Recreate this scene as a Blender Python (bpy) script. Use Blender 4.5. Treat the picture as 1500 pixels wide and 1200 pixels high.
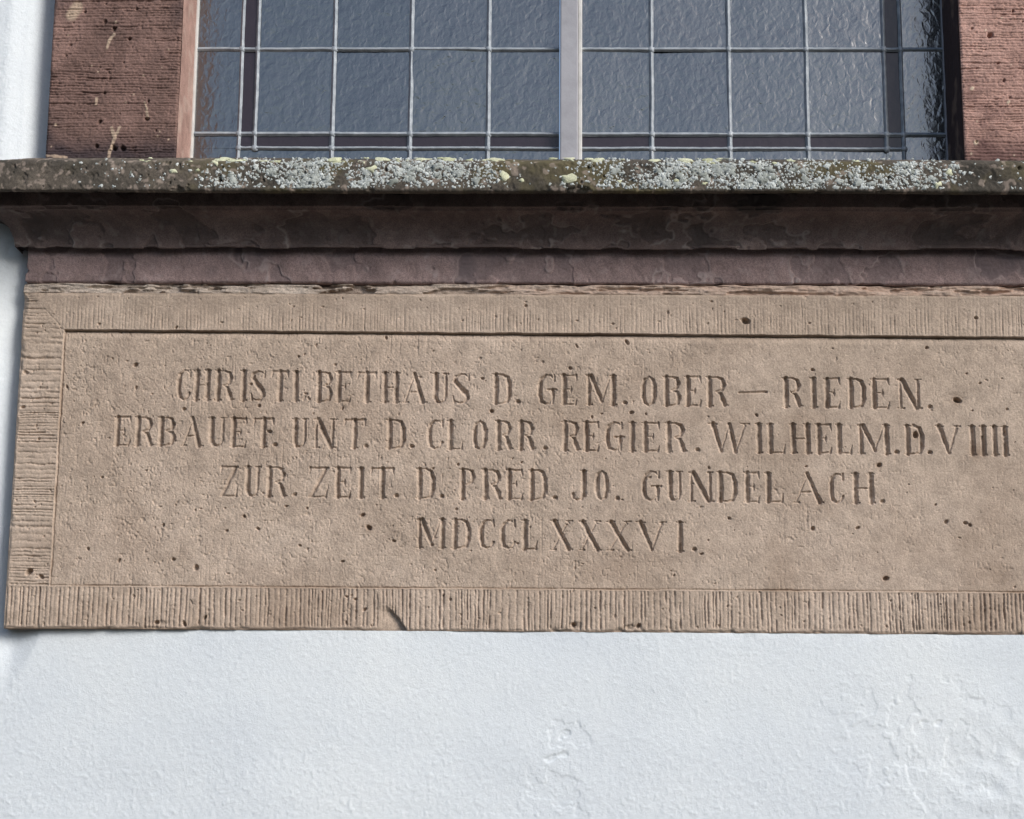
import bpy, math, random
import numpy as np

for o in list(bpy.data.objects):
    bpy.data.objects.remove(o)
S = bpy.context.scene
rad = math.radians

# ------------------------------------------------------------------ camera
Z0 = 1.55                                   # eye height; wall features below are measured from it
cam = bpy.data.cameras.new('camera')
cam.sensor_width = 36.0
cam.lens = 64.8
cam.clip_start, cam.clip_end = 0.05, 5000
co = bpy.data.objects.new('camera', cam)
S.collection.objects.link(co)
from mathutils import Matrix
R = Matrix(((0.9998032543626849, -0.004272539501247853, 0.019370027671499757),
            (0.01815538138872352, -0.19622605173545546, -0.98039059499107),
            (0.007989661595736147, 0.980549377658527, -0.1961098755317054)))
co.matrix_world = Matrix.Translation((0, -2.85, Z0)) @ R.to_4x4()
S.camera = co

# ------------------------------------------------------------------ sky, sun, exposure
SUN_EL, SUN_AZ = rad(30), rad(50)           # azimuth measured from the wall's outward normal towards the right
w = bpy.data.worlds.new('World')
S.world = w
w.use_nodes = True
nt = w.node_tree
sky = nt.nodes.new('ShaderNodeTexSky')
sky.sky_type = 'NISHITA'
sky.sun_disc = False
sky.sun_elevation = SUN_EL
sky.sun_rotation = math.pi - SUN_AZ
sky.air_density, sky.dust_density, sky.ozone_density = 1.0, 2.0, 1.6
hs = nt.nodes.new('ShaderNodeHueSaturation')
hs.inputs['Saturation'].default_value = 0.9
bg = nt.nodes['Background']
bg.inputs['Strength'].default_value = 0.13
nt.links.new(sky.outputs[0], hs.inputs['Color'])
nt.links.new(hs.outputs[0], bg.inputs['Color'])

sd = bpy.data.lights.new('sun', 'SUN')
sd.energy = 2.5
sd.angle = rad(27)
sd.color = (1.0, 0.98, 0.955)
so = bpy.data.objects.new('sun', sd)
S.collection.objects.link(so)
from mathutils import Vector
sdir = Vector((math.sin(SUN_AZ) * math.cos(SUN_EL), -math.cos(SUN_AZ) * math.cos(SUN_EL), math.sin(SUN_EL)))
so.rotation_euler = sdir.to_track_quat('Z', 'Y').to_euler()
so.location = (3, -4, 6)

S.view_settings.view_transform = 'Standard'
S.view_settings.look = 'None'
S.view_settings.gamma = 1
S.view_settings.use_curve_mapping = False
S.view_settings.exposure = 0.27
S.render.engine = 'CYCLES'
S.cycles.max_bounces = 6

# ------------------------------------------------------------------ numpy noise
def lat(seed, n=256):
    return np.random.default_rng(seed).random((n, n)).astype(np.float32)
_L = {}
def vnoise(x, z, sx, sz, seed):
    """smooth value noise, -1..1; x and z may be 1-D axes (x along columns, z along rows) or full arrays"""
    if seed not in _L:
        _L[seed] = lat(seed)
    L = _L[seed]
    def cell(a, s):
        a = np.asarray(a, np.float64) / s + 91.37
        i = np.floor(a).astype(np.int64)
        f = (a - i).astype(np.float32)
        return i & 255, (i + 1) & 255, f * f * (3 - 2 * f)
    i0, i1, fx = cell(x, sx)
    j0, j1, fz = cell(z, sz)
    if np.ndim(x) == 1 and np.ndim(z) == 1 :
        j0, j1, fz = j0[:, None], j1[:, None], fz[:, None]
        i0, i1, fx = i0[None, :], i1[None, :], fx[None, :]
    a = L[j0, i0] * (1 - fx) + L[j0, i1] * fx
    b = L[j1, i0] * (1 - fx) + L[j1, i1] * fx
    return (a * (1 - fz) + b * fz) * 2 - 1
def fbm(x, z, s, seed, oct=4, gain=0.5, asp=1.0):
    r, a, t = 0, 1.0, 0
    for k in range(oct):
        r = r + a * vnoise(x, z, s / 2 ** k, s * asp / 2 ** k, seed + k)
        t += a
        a *= gain
    return r / t
def sst(a, b, x):
    t = np.clip((x - a) / (b - a), 0, 1)
    return t * t * (3 - 2 * t)

# ------------------------------------------------------------------ objects
def tag(o, label=None, cat=None, group=None, kind=None):
    if label: o['label'] = label
    if cat: o['category'] = cat
    if group: o['group'] = group
    if kind or cat: o['kind'] = kind or 'thing'
    return o
def empty(name, loc):
    o = bpy.data.objects.new(name, None)
    S.collection.objects.link(o)
    o.empty_display_size = 0.05
    o.location = (loc[0], loc[1], loc[2] + Z0)
    o['base'] = list(loc)
    return o
def root_of(p):
    while p.parent: p = p.parent
    return p
def make(name, verts, faces, mat, parent=None, smooth=None, attrs=None, base=None):
    """verts (n,3) in wall coordinates, faces (m,4) or list of arrays -> one linked mesh object"""
    verts = np.asarray(verts, np.float32).reshape(-1, 3)
    if parent is not None:
        b = np.array(root_of(parent)['base'] if 'base' in root_of(parent) else (0, 0, 0), np.float32)
    else:
        b = np.array(base if base is not None else (0, 0, 0), np.float32)
    me = bpy.data.meshes.new(name)
    v = verts - b
    if isinstance(faces, np.ndarray):
        n, k = faces.shape
        loops = faces.reshape(-1).astype(np.int32)
        tot = np.full(n, k, np.int32)
    else:
        tot = np.array([len(f) for f in faces], np.int32)
        loops = np.concatenate([np.asarray(f, np.int32) for f in faces])
    me.vertices.add(len(v)); me.vertices.foreach_set('co', v.reshape(-1))
    me.loops.add(len(loops)); me.loops.foreach_set('vertex_index', loops)
    st = np.concatenate(([0], np.cumsum(tot)[:-1])).astype(np.int32)
    me.polygons.add(len(tot)); me.polygons.foreach_set('loop_start', st)
    me.update(calc_edges=True)
    if smooth is None: smooth = np.ones(len(tot), bool)
    me.polygons.foreach_set('use_smooth', np.asarray(smooth, bool))
    for k, a in (attrs or {}).items():
        at = me.attributes.new(k, 'FLOAT', 'POINT')
        at.data.foreach_set('value', np.asarray(a, np.float32).reshape(-1))
    me.materials.append(mat)
    o = bpy.data.objects.new(name, me)
    S.collection.objects.link(o)
    if parent is not None:
        o.parent = parent
    else:
        o.location = (b[0], b[1], b[2] + Z0)
        o['base'] = [float(q) for q in b]
    return o
def grid(name, V, mat, parent=None, mask=None, attrs=None, back=None, base=None):
    """V (nz,nx,3) relief sheet seen from -y; back = y of the rear rim, which makes it a solid slab"""
    attrs = dict(attrs or {})
    nz, nx = V.shape[:2]
    flat = np.zeros((nz - 1, nx - 1), bool)
    if back is not None:
        V = np.pad(V, ((1, 1), (1, 1), (0, 0)), mode='edge')
        for sl in ((0, slice(None)), (-1, slice(None)), (slice(None), 0), (slice(None), -1)):
            V[sl + (1,)] = back
        attrs = {k: np.pad(a, 1, mode='edge') for k, a in attrs.items()}
        flat = np.pad(flat, 1, constant_values=True)
        nz, nx = V.shape[:2]
        if mask is not None: mask = np.pad(mask, 1, mode='edge')
    idx = np.arange(nz * nx).reshape(nz, nx)
    q = np.stack((idx[:-1, :-1], idx[:-1, 1:], idx[1:, 1:], idx[1:, :-1]), -1).reshape(-1, 4)
    sm = ~flat.reshape(-1)
    if mask is not None:
        m = mask.reshape(-1)
        q, sm = q[m], sm[m]
    used = np.zeros(nz * nx, bool); used[q.reshape(-1)] = True
    re = np.cumsum(used) - 1
    V = V.reshape(-1, 3)[used]
    q = re[q]
    attrs = {k: a.reshape(-1)[used] for k, a in attrs.items()}
    if back is not None and mask is None:
        c = [re[idx[0, 0]], re[idx[-1, 0]], re[idx[-1, -1]], re[idx[0, -1]]]
        q = np.vstack((q, [c])); sm = np.append(sm, False)
    return make(name, V, q, mat, parent, sm, attrs, base)
def box(name, x0, x1, y0, y1, z0, z1, mat, parent=None, bev=0.0, base=None):
    """bevelled box"""
    import bmesh
    bm = bmesh.new()
    bmesh.ops.create_cube(bm, size=1)
    for v in bm.verts:
        v.co = ((x0 + x1) / 2 + v.co.x * (x1 - x0), (y0 + y1) / 2 + v.co.y * (y1 - y0), (z0 + z1) / 2 + v.co.z * (z1 - z0))
    if bev > 0:
        bmesh.ops.bevel(bm, geom=list(bm.edges), offset=bev, segments=2, affect='EDGES', profile=0.6)
    bm.verts.ensure_lookup_table()
    for i, v in enumerate(bm.verts): v.index = i
    V = [tuple(v.co) for v in bm.verts]
    F = [[v.index for v in f.verts] for f in bm.faces]
    bm.free()
    return make(name, V, F, mat, parent, np.zeros(len(F), bool), None, base)

# ------------------------------------------------------------------ materials
class NT:
    def __init__(s, name):
        s.m = bpy.data.materials.new(name)
        s.m.use_nodes = True
        s.t = s.m.node_tree
        s.b = s.t.nodes['Principled BSDF']
        s.tc = s.t.nodes.new('ShaderNodeTexCoord').outputs['Object']
    def n(s, kind, **kw):
        x = s.t.nodes.new(kind)
        for k, v in kw.items():
            if k in x.inputs: x.inputs[k].default_value = v
            else: setattr(x, k, v)
        return x
    def l(s, a, b): s.t.links.new(a, b)
    def noise(s, scale, detail=4, rough=0.55, stretch=(1, 1, 1), dist=0.0):
        mp = s.n('ShaderNodeMapping'); mp.inputs['Scale'].default_value = stretch
        s.l(s.tc, mp.inputs['Vector'])
        x = s.n('ShaderNodeTexNoise', Scale=scale, Detail=detail, Roughness=rough, Distortion=dist)
        s.l(mp.outputs[0], x.inputs['Vector'])
        return x.outputs['Fac']
    def ramp(s, fac, stops, interp='LINEAR'):
        r = s.n('ShaderNodeValToRGB')
        r.color_ramp.interpolation = interp
        e = r.color_ramp.elements
        while len(e) < len(stops): e.new(0.5)
        for k, (p, c) in enumerate(stops):
            e[k].position = p
            e[k].color = (*c, 1) if len(c) == 3 else c
        s.l(fac, r.inputs[0])
        return r.outputs[0]
    def mix(s, fac, a, b, mode='MIX'):
        x = s.n('ShaderNodeMix', data_type='RGBA', blend_type=mode)
        for i, v in ((0, fac), (6, a), (7, b)):
            if hasattr(v, 'is_linked'): s.l(v, x.inputs[i])
            else: x.inputs[i].default_value = (*v, 1) if isinstance(v, tuple) and len(v) == 3 else v
        return x.outputs[2]
    def attr(s, name):
        return s.n('ShaderNodeAttribute', attribute_name=name).outputs['Fac']
    def bump(s, h, strength, dist):
        x = s.n('ShaderNodeBump', Strength=strength, Distance=dist)
        s.l(h, x.inputs['Height'])
        s.l(x.outputs[0], s.b.inputs['Normal'])
    def fin(s, col, rough=0.9, spec=0.25):
        if hasattr(col, 'is_linked'): s.l(col, s.b.inputs['Base Color'])
        else: s.b.inputs['Base Color'].default_value = (*col, 1)
        s.b.inputs['Roughness'].default_value = rough
        s.b.inputs['Specular IOR Level'].default_value = spec
        return s.m
G3 = lambda v: (v, v, v)

def mat_stone(name, dark, mid, light, pale=None, stain_and_shade=None, grain=0.35, spec=0.2, large=5.0, drift=None):
    m = NT(name)
    c = m.ramp(m.noise(large, 5, 0.6, dist=0.6), [(0.3, dark), (0.5, mid), (0.72, light)])
    if drift:
        c = m.mix(m.ramp(m.noise(2.3, 4, 0.6, (1, 1, 1.8), 0.5), [(0.38, G3(0)), (0.62, G3(1))]), c, m.mix(1.0, c, drift, 'MULTIPLY'))
    c2 = m.ramp(m.noise(38, 4, 0.65), [(0.3, G3(0.80)), (0.5, G3(1.0)), (0.7, G3(1.16))])
    c = m.mix(1.0, c, c2, 'MULTIPLY')
    g = m.ramp(m.noise(520, 2, 0.7), [(0.28, G3(1 - grain)), (0.5, G3(1.0)), (0.72, G3(1 + grain))])
    c = m.mix(1.0, c, g, 'MULTIPLY')
    if stain_and_shade:
        c = m.mix(m.attr('stain_and_shade'), c, stain_and_shade)  # real staining, except on the right reveal, where it paints shade
    if pale:
        c = m.mix(m.attr('pale'), c, pale)
    m.bump(m.noise(700, 3, 0.7), 0.35, 0.0012)
    return m.fin(c, 0.92, spec)

M_tan = mat_stone('tan_sandstone', (0.390, 0.306, 0.238), (0.468, 0.370, 0.292), (0.525, 0.422, 0.340), grain=0.24, drift=(0.90, 0.885, 0.875), stain_and_shade=(0.21, 0.135, 0.085), large=4.0)
M_red = mat_stone('dark_red_sandstone', (0.125, 0.080, 0.068), (0.188, 0.116, 0.097), (0.290, 0.182, 0.152), pale=(0.44, 0.33, 0.245), stain_and_shade=(0.055, 0.040, 0.042), large=7.0)
M_pink = mat_stone('pink_sandstone', (0.290, 0.176, 0.146), (0.395, 0.240, 0.198), (0.475, 0.300, 0.250), pale=(0.55, 0.44, 0.33), stain_and_shade=(0.15, 0.085, 0.075), large=9.0)
M_lit_reveal = mat_stone('lit_pink_sandstone', (0.30, 0.188, 0.158), (0.37, 0.236, 0.198), (0.43, 0.285, 0.24), pale=(0.6, 0.5, 0.42), stain_and_shade=(0.05, 0.04, 0.04), large=9.0)  # pink stone lightened to put the left reveal's light into its colour
M_cove = mat_stone('weathered_brown_sandstone', (0.125, 0.092, 0.083), (0.190, 0.138, 0.124), (0.25, 0.186, 0.166), pale=(0.29, 0.245, 0.225), stain_and_shade=(0.095, 0.078, 0.073), large=7.0)
M_fascia = mat_stone('mauve_sandstone', (0.195, 0.143, 0.138), (0.272, 0.196, 0.184), (0.335, 0.246, 0.232), pale=(0.37, 0.30, 0.285), stain_and_shade=(0.150, 0.118, 0.120), large=9.0)
M_slab = mat_stone('sooty_sandstone', (0.050, 0.045, 0.037), (0.088, 0.075, 0.061), (0.135, 0.112, 0.090), pale=(0.36, 0.29, 0.24), stain_and_shade=(0.115, 0.098, 0.052), large=9.0)
M_mortar = mat_stone('pale_lime_mortar', (0.40, 0.33, 0.27), (0.50, 0.415, 0.345), (0.60, 0.51, 0.43), pale=(0.56, 0.385, 0.295), stain_and_shade=(0.12, 0.075, 0.055), large=14.0)

def mat_plaster():
    m = NT('white_lime_plaster')
    c = m.ramp(m.noise(3.2, 4, 0.55), [(0.3, (0.670, 0.712, 0.745)), (0.55, (0.740, 0.778, 0.795)), (0.75, (0.78, 0.81, 0.812))])
    c = m.mix(1.0, c, m.ramp(m.noise(160, 4, 0.7), [(0.25, G3(0.93)), (0.5, G3(1.0)), (0.8, G3(1.03))]), 'MULTIPLY')
    c = m.mix(m.attr('stain_and_shade'), c, (0.42, 0.42, 0.38))
    m.bump(m.noise(330, 4, 0.75), 0.55, 0.0016)
    return m.fin(c, 0.9, 0.15)
M_plaster = mat_plaster()

def mat_glass():
    m = NT('rough_cathedral_glass')
    n1 = m.noise(88, 1.6, 0.5, (1.1, 1.0, 0.85), 0.5)
    n2 = m.noise(210, 2, 0.5, (1, 1, 1), 0.3)
    n3 = m.noise(17, 2, 0.5, (1, 1, 1), 0.4)
    k = m.n('ShaderNodeMath', operation='MULTIPLY_ADD')
    m.l(n3, k.inputs[0]); k.inputs[1].default_value = 1.6; m.l(n1, k.inputs[2])
    h = m.n('ShaderNodeMath', operation='MULTIPLY_ADD')
    m.l(n2, h.inputs[0]); h.inputs[1].default_value = 0.10; m.l(k.outputs[0], h.inputs[2])
    m.bump(h.outputs[0], 0.50, 0.0022)
    m.b.inputs['IOR'].default_value = 2.75
    return m.fin((0.012, 0.014, 0.016), 0.22, 0.5)
M_glass = mat_glass()
def mat_dglass():
    m = NT('violet_border_glass')
    m.bump(m.noise(60, 3, 0.5), 0.4, 0.002)
    m.b.inputs['IOR'].default_value = 1.5
    return m.fin((0.035, 0.026, 0.034), 0.25, 0.5)
M_dglass = mat_dglass()
def mat_lead():
    m = NT('grey_lead')
    c = m.ramp(m.noise(60, 4, 0.6), [(0.3, (0.22, 0.245, 0.275)), (0.55, (0.33, 0.36, 0.39)), (0.75, (0.46, 0.485, 0.51))])
    m.bump(m.noise(240, 3, 0.6), 0.4, 0.001)
    m.b.inputs['Metallic'].default_value = 0.25
    return m.fin(c, 0.6, 0.5)
M_lead = mat_lead()
def mat_paint(name, col, var=0.9):
    m = NT(name)
    c = m.ramp(m.noise(30, 4, 0.6), [(0.3, tuple(v * var for v in col)), (0.6, col)])
    m.bump(m.noise(200, 3, 0.6), 0.25, 0.001)
    return m.fin(c, 0.55, 0.4)
M_mull = mat_paint('grey_painted_steel', (0.375, 0.37, 0.395), 0.82)
M_putty = mat_paint('chalky_putty', (0.62, 0.61, 0.58), 0.75)
def mat_lichen(name, a, b, cc):
    m = NT(name)
    c = m.ramp(m.attr('tone'), [(0.0, a), (0.5, b), (1.0, cc)])
    c = m.mix(1.0, c, m.ramp(m.noise(600, 3, 0.7), [(0.3, G3(0.72)), (0.6, G3(1.05))]), 'MULTIPLY')
    m.bump(m.noise(500, 3, 0.7), 0.6, 0.0015)
    return m.fin(c, 0.95, 0.1)
M_lich = mat_lichen('pale_grey_lichen', (0.24, 0.255, 0.225), (0.44, 0.465, 0.44), (0.62, 0.65, 0.63))
M_ylich = mat_lichen('pale_yellow_lichen', (0.40, 0.40, 0.24), (0.56, 0.57, 0.38), (0.68, 0.68, 0.50))
def mat_ground():
    m = NT('asphalt_ground')
    c = m.ramp(m.noise(40, 5, 0.7), [(0.3, (0.030, 0.030, 0.029)), (0.7, (0.065, 0.064, 0.060))])
    m.bump(m.noise(60, 4, 0.7), 0.6, 0.01)
    return m.fin(c, 0.95, 0.2)
M_ground = mat_ground()
def mat_blocker_hills():
    m = NT('blocker_hillside')
    c = m.ramp(m.noise(0.5, 5, 0.7), [(0.3, (0.020, 0.030, 0.014)), (0.7, (0.055, 0.070, 0.032))])
    return m.fin(c, 0.95, 0.1)
M_blocker_hills = mat_blocker_hills()
TEXT = [
    'C -589.8 -566.9 583.9 632.3;H -563.1 -534.2 583.7 632.0;R -528.8 -497.7 583.4 631.7;I -489.6 -476.0 583.2 631.4;S -473.2 -446.1 583.0 631.2;T -439.5 -410.2 582.8 630.9;I -406.4 -392.8 582.6 630.6;, -388.8 -377.2 586.0 0;B -368.3 -341.2 582.2 630.2;E -336.8 -311.3 582.0 629.9;T -303.2 -270.1 581.7 629.6;H -263.6 -234.3 581.4 629.2;A -228.3 -192.0 581.1 628.9;U -183.3 -156.8 580.8 628.5;S -153.0 -121.6 580.5 628.2;D -87.5 -56.7 580.0 627.6;. -46.8 -47.1 583.4 0;G -17.8 12.5 579.5 627.0;E 20.6 47.1 579.2 626.6;M 56.8 109.7 578.8 626.2;. 121.5 121.6 582.0 0;O 145.8 173.3 578.2 625.5;B 181.9 210.0 577.9 625.1;E 215.9 242.8 577.7 624.8;R 249.8 284.8 577.4 624.5;_ 302.0 344.0 577.0 624.0;R 370.3 401.5 576.5 623.4;I 412.2 425.6 576.2 623.0;E 434.8 461.6 576.0 622.8;D 472.3 501.3 575.7 622.5;E 508.8 538.9 575.4 622.1;N 550.1 587.6 575.1 621.7;. 600.2 601.9 578.3 0',
    'E -685.7 -658.6 510.2 555.9;R -653.2 -621.7 509.9 555.6;B -616.3 -587.5 509.7 555.4;A -577.2 -544.2 509.4 555.1;U -536.6 -507.9 509.2 554.9;E -501.4 -474.3 508.9 554.6;T -466.2 -430.5 508.7 554.4;. -428.7 -430.2 512.0 0;U -404.0 -378.0 508.3 554.0;N -369.9 -334.8 508.0 553.7;T -322.4 -286.2 507.7 553.4;. -285.1 -286.2 511.0 0;D -254.4 -223.1 507.2 553.0;. -213.0 -213.8 510.6 0;C -190.7 -163.8 506.8 552.6;L -158.4 -132.5 506.6 552.4;O -119.6 -93.8 506.3 552.1;R -83.0 -55.0 506.1 551.9;R -47.5 -19.5 505.8 551.6;. -3.3 -3.5 509.1 0;R 21.9 51.4 505.4 551.2;E 55.7 81.5 505.1 550.9;G 89.0 119.1 504.9 550.7;I 125.5 140.0 504.7 550.5;E 148.1 176.5 504.5 550.3;R 184.5 218.9 504.2 550.1;. 235.2 235.7 507.5 0;W 253.1 317.4 503.7 549.6;I 324.9 338.3 503.4 549.2;L 344.2 374.1 503.2 549.0;H 380.0 413.7 502.9 548.8;E 420.1 445.7 502.7 548.5;L 452.1 477.8 502.5 548.3;M 483.1 537.6 502.2 548.1;. 545.9 547.4 505.4 0;D 558.9 590.4 501.7 547.6;. 597.5 599.2 505.0 0;V 607.9 647.4 501.4 547.3;I 660.2 670.3 501.1 546.9;I 676.7 687.9 501.0 546.8;I 693.7 706.0 500.9 546.7;I 710.7 721.9 500.8 546.6',
    'Z -514.6 -485.0 429.9 477.2;U -476.3 -450.0 429.7 477.0;R -441.9 -408.0 429.5 476.7;. -395.4 -396.9 432.8 0;Z -375.2 -342.4 429.1 476.3;E -334.3 -307.5 428.8 476.0;I -300.5 -284.9 428.7 475.8;T -279.0 -238.8 428.5 475.6;. -236.1 -237.1 431.8 0;D -205.5 -175.5 428.0 475.1;. -164.9 -165.6 431.3 0;P -138.5 -111.1 427.6 474.6;R -102.6 -69.9 427.4 474.4;E -65.1 -37.8 427.2 474.1;D -29.8 0.2 427.0 473.9;. 12.0 11.9 430.3 0;J 36.5 63.8 426.6 473.4;O 72.9 96.9 426.4 473.2;. 109.1 109.3 429.7 0;G 145.5 177.0 425.9 472.6;U 186.0 211.6 425.7 472.4;N 219.6 258.5 425.4 472.1;D 264.9 296.9 425.2 471.8;E 306.5 332.0 425.0 471.5;L 339.5 369.3 424.7 471.3;A 385.2 429.9 424.4 471.0;C 438.4 463.4 424.2 470.6;H 475.1 510.6 423.9 470.3;. 521.1 522.5 427.2 0',
    'M -206.2 -157.1 350.2 395.4;D -149.1 -118.7 349.9 395.0;C -107.0 -81.5 349.6 394.7;C -74.5 -48.4 349.4 394.4;L -39.9 -14.4 349.1 394.1;X 5.3 38.8 348.7 393.8;X 49.4 83.4 348.4 393.5;X 93.0 130.2 348.1 393.1;V 137.6 185.9 347.7 392.8;I 201.3 211.9 347.4 392.3;. 228.1 228.6 350.7 0',
]
PITS =  [(-277.9, 381.0, 4.5), (-288.0, 401.4, 3.6), (-88.8, 567.9, 3.6), (644.6, 588.6, 6.0), (577.3, 532.5, 5.5), (518.2, 484.4, 4.5), (523.2, 306.8, 4.5), (-474.3, 398.3, 3.0), (-735.9, 546.3, 2.8), (-765.3, 605.9, 3.0), (-656.7, 640.8, 3.6), (-653.8, 603.0, 3.0), (45.9, 673.6, 3.0), (125.1, 680.6, 4.0), (599.4, 673.4, 3.0), (648.6, 393.7, 3.5), (-546.1, 317.4, 4.5), (-667.3, 327.4, 3.0), (-439.2, 533.3, 3.4), (239.1, 343.3, 3.0), (283.4, 399.2, 3.5), (412.4, 383.8, 3.5), (482.3, 385.3, 3.0), (619.1, 395.6, 3.0), (655.8, 390.5, 3.0), (328.8, 563.1, 3.0), (418.5, 636.7, 3.3), (132.2, 566.6, 3.2), (154.7, 564.5, 2.2), (69.7, 558.7, 2.2), (-40.7, 486.0, 2.3), (252.5, 478.8, 2.4), (404.1, 481.7, 2.0), (-396.5, 655.2, 2.5), (-576.1, 569.0, 3.0), (35.1, 638.0, 3.0), (-103.4, 620.8, 3.2), (-180.1, 475.6, 2.5), (-192.0, 480.9, 2.0), (-140.5, 482.3, 2.3), (-408.4, 414.8, 2.6), (-500.3, 375.5, 3.0), (-452.2, 379.0, 3.2), (-239.0, 360.9, 3.0), (-456.9, 575.1, 3.0), (-324.5, 571.2, 2.6), (681.0, 616.2, 2.0), (660.2, 631.6, 2.2), (667.5, 572.3, 2.0), (721.0, 574.7, 2.0), (-716.4, 345.3, 3.0), (-581.9, 330.0, 3.4), (-376.1, 411.7, 2.2), (-318.2, 328.4, 3.0), (-600.3, 383.6, 3.0), (-504.9, 411.0, 2.0), (-700.9, 458.8, 2.5), (-631.2, 470.1, 2.3), (-385.0, 352.6, 2.6), (682.8, 530.8, 2.0), (562.9, 454.4, 2.0), (604.2, 422.3, 2.0)]
BPITS =  [(313.5, 715.5, 6.5), (-807.0, 308.8, 5.5), (-258.3, 686.7, 3.0), (-593.8, 701.2, 3.0), (-683.2, 694.1, 2.0), (678.6, 721.2, 3.0), (-35.9, 739.0, 2.5), (41.0, 232.7, 4.0), (140.8, 231.3, 4.5), (-309.8, 273.6, 3.0), (-297.0, 269.5, 3.0), (-281.8, 253.8, 3.5), (-159.6, 276.7, 2.5), (-787.4, 301.5, 4.0), (-529.0, 239.5, 3.0), (-602.8, 231.7, 4.0), (-560.4, 229.9, 4.0), (-406.9, 736.6, 2.0)]

# ================================================================== SETTING
v = 600.0
tag(make('ground', [(-v, -v, -Z0), (v, -v, -Z0), (v, v, -Z0), (-v, v, -Z0)], np.array([[0, 1, 2, 3]]), M_ground), kind='structure')

# wooded hillside added behind the eye point: blocks horizon light from the moulding, and shows, if anywhere, low in the glass
ha = np.linspace(math.pi * 0.98, math.pi * 2.02, 240); hr = np.linspace(0, 1, 26)
HA, HR = np.meshgrid(ha, hr)
rad_ = 55 + 70 * HR
hz_ = 20.0 * np.sin(HR * math.pi / 2) * (0.80 + 0.30 * fbm(ha, hr, 0.35, 500, 4)) + 1.5 * fbm(ha * 20, hr * 20, 0.6, 505, 3) * HR
HV = np.stack((rad_ * np.cos(HA), rad_ * np.sin(HA), hz_ - Z0 - 0.2), -1)[:, ::-1]
tag(grid('blocker_hills', HV.astype(np.float32), M_blocker_hills), kind='structure')

# dimensions of the stonework, metres, from the eye point on the wall
XL, XR = -0.8415, 0.907                     # tablet, fascia: left and right end
ZB, ZT = 0.2215, 0.7580                     # tablet bottom and top
WL, WR = -0.6073, 0.6715                    # window opening between the jambs
JL, JR = -0.8205, 0.885                     # outer edges of the jambs
ZS = 0.985                                  # foot of the jambs / top of the sill at the jamb
ZWIN = 2.35                                 # head of the window
GY = 0.120                                  # depth of the glass behind the jamb face

# ------------------------------------------------------------------ plaster wall
def ax(lo, f0, f1, hi, fine, coarse):
    a = np.concatenate((np.arange(lo, f0, coarse), np.arange(f0, f1, fine), np.arange(f1, hi + coarse, coarse)))
    return np.unique(np.round(a, 5))
px = ax(-6.0, -1.10, 1.10, 6.0, 0.0016, 0.05)
pz = ax(-Z0, -0.22, 1.42, 5.0, 0.0016, 0.05)
X, Z = np.meshgrid(px, pz)
X, Z = X.astype(np.float32), Z.astype(np.float32)
lm = sst(-0.85, -0.76, X)
below = 1 - sst(0.10 + 0.136 * lm, 0.32 - 0.02 * lm, Z)
y = 0.021 - 0.0135 * below * sst(-0.98, -0.35, X) - 0.005 * below
y += 0.003 * fbm(px, pz, 0.45, 11, 2) * (1 - 0.7 * below)
# the plaster is rounded back where it meets the jamb
nearj = sst(-0.870, -0.826, X) * (1 - below)
y += 0.020 * nearj - 0.010 * (1 - below) * (1 - sst(-0.90, -0.86, X))
edge = np.exp(-np.clip(ZB - Z, 0, 1) / 0.006) * below
y += 0.0012 * edge * (0.4 + 1.0 * vnoise(px, pz, 0.03, 0.03, 17))
vis = (sst(-1.1, -1.06, X) * (1 - sst(1.06, 1.1, X)) * sst(-0.22, -0.18, Z))
smooth_zone = 0.35 + 0.65 * sst(0.12, -0.02, Z)
smooth_zone = np.where(X < -0.83, np.where(Z > 0.2, 0.9 * (1 - sst(-0.895, -0.868, X)) + 0.15, smooth_zone), smooth_zone)
rough = (0.55 * fbm(px, pz, 0.0080, 21, 2, 0.7) + 0.75 * fbm(px, pz, 0.0040, 25, 2, 0.7))
grit = np.clip(fbm(px, pz, 0.0058, 71, 2, 0.6) - 0.18, 0, 1) * 2.2
y -= (0.00038 * rough + 0.00045 * grit) * (0.42 + 0.5 * smooth_zone) * vis
# trowel waves
y -= 0.0007 * vnoise(px, pz, 0.12, 0.06, 29) * vis
# flaked paint: shallow plates with stepped edges at the lower right and one scar in the middle
wx = 0.020 * fbm(px, pz, 0.030, 31, 4, 0.62)
d1 = np.hypot((X - 0.640) / 0.085, (Z - 0.000) / 0.135) + wx * 16
d2 = np.hypot((X - 0.715) / 0.055, (Z + 0.02) / 0.09) + wx * 22
for d, dep in ((d1, 0.0008), (d2, 0.0006)):
    y += dep * (1 - sst(0.97, 1.03, d)) * (0.55 + 0.9 * vnoise(px, pz, 0.022, 0.022, 38)) * vis
fl = fbm(px, pz, 0.040, 41, 4, 0.6)
zone = np.exp(-((X - 0.56) ** 2 / 0.015 + (Z - 0.06) ** 2 / 0.012)) + 1.1 * np.exp(-((X - 0.03) ** 2 / 0.0016 + (Z - 0.055) ** 2 / 0.0035)) + 0.7 * np.exp(-((X - 0.02) ** 2 / 0.012 + (Z + 0.03) ** 2 / 0.002))
y += 0.0007 * sst(0.30, 0.34, fl * 0.75 + 0.28 * zone) * np.clip(zone * 1.5, 0, 1) * vis
for cx, cz, r, e in ((0.026, 0.064, 0.010, .7), (0.018, 0.034, 0.016, .35), (0.595, 0.088, 0.008, .6)):
    dd = np.hypot((X - cx) / r, (Z - cz - 0.3 * (X - cx)) / (e * r)) + 0.9 * fbm(px, pz, 0.012, 46, 3, .6)
    y += 0.0014 * (1 - sst(0.7, 1.15, dd)) * vis
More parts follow.
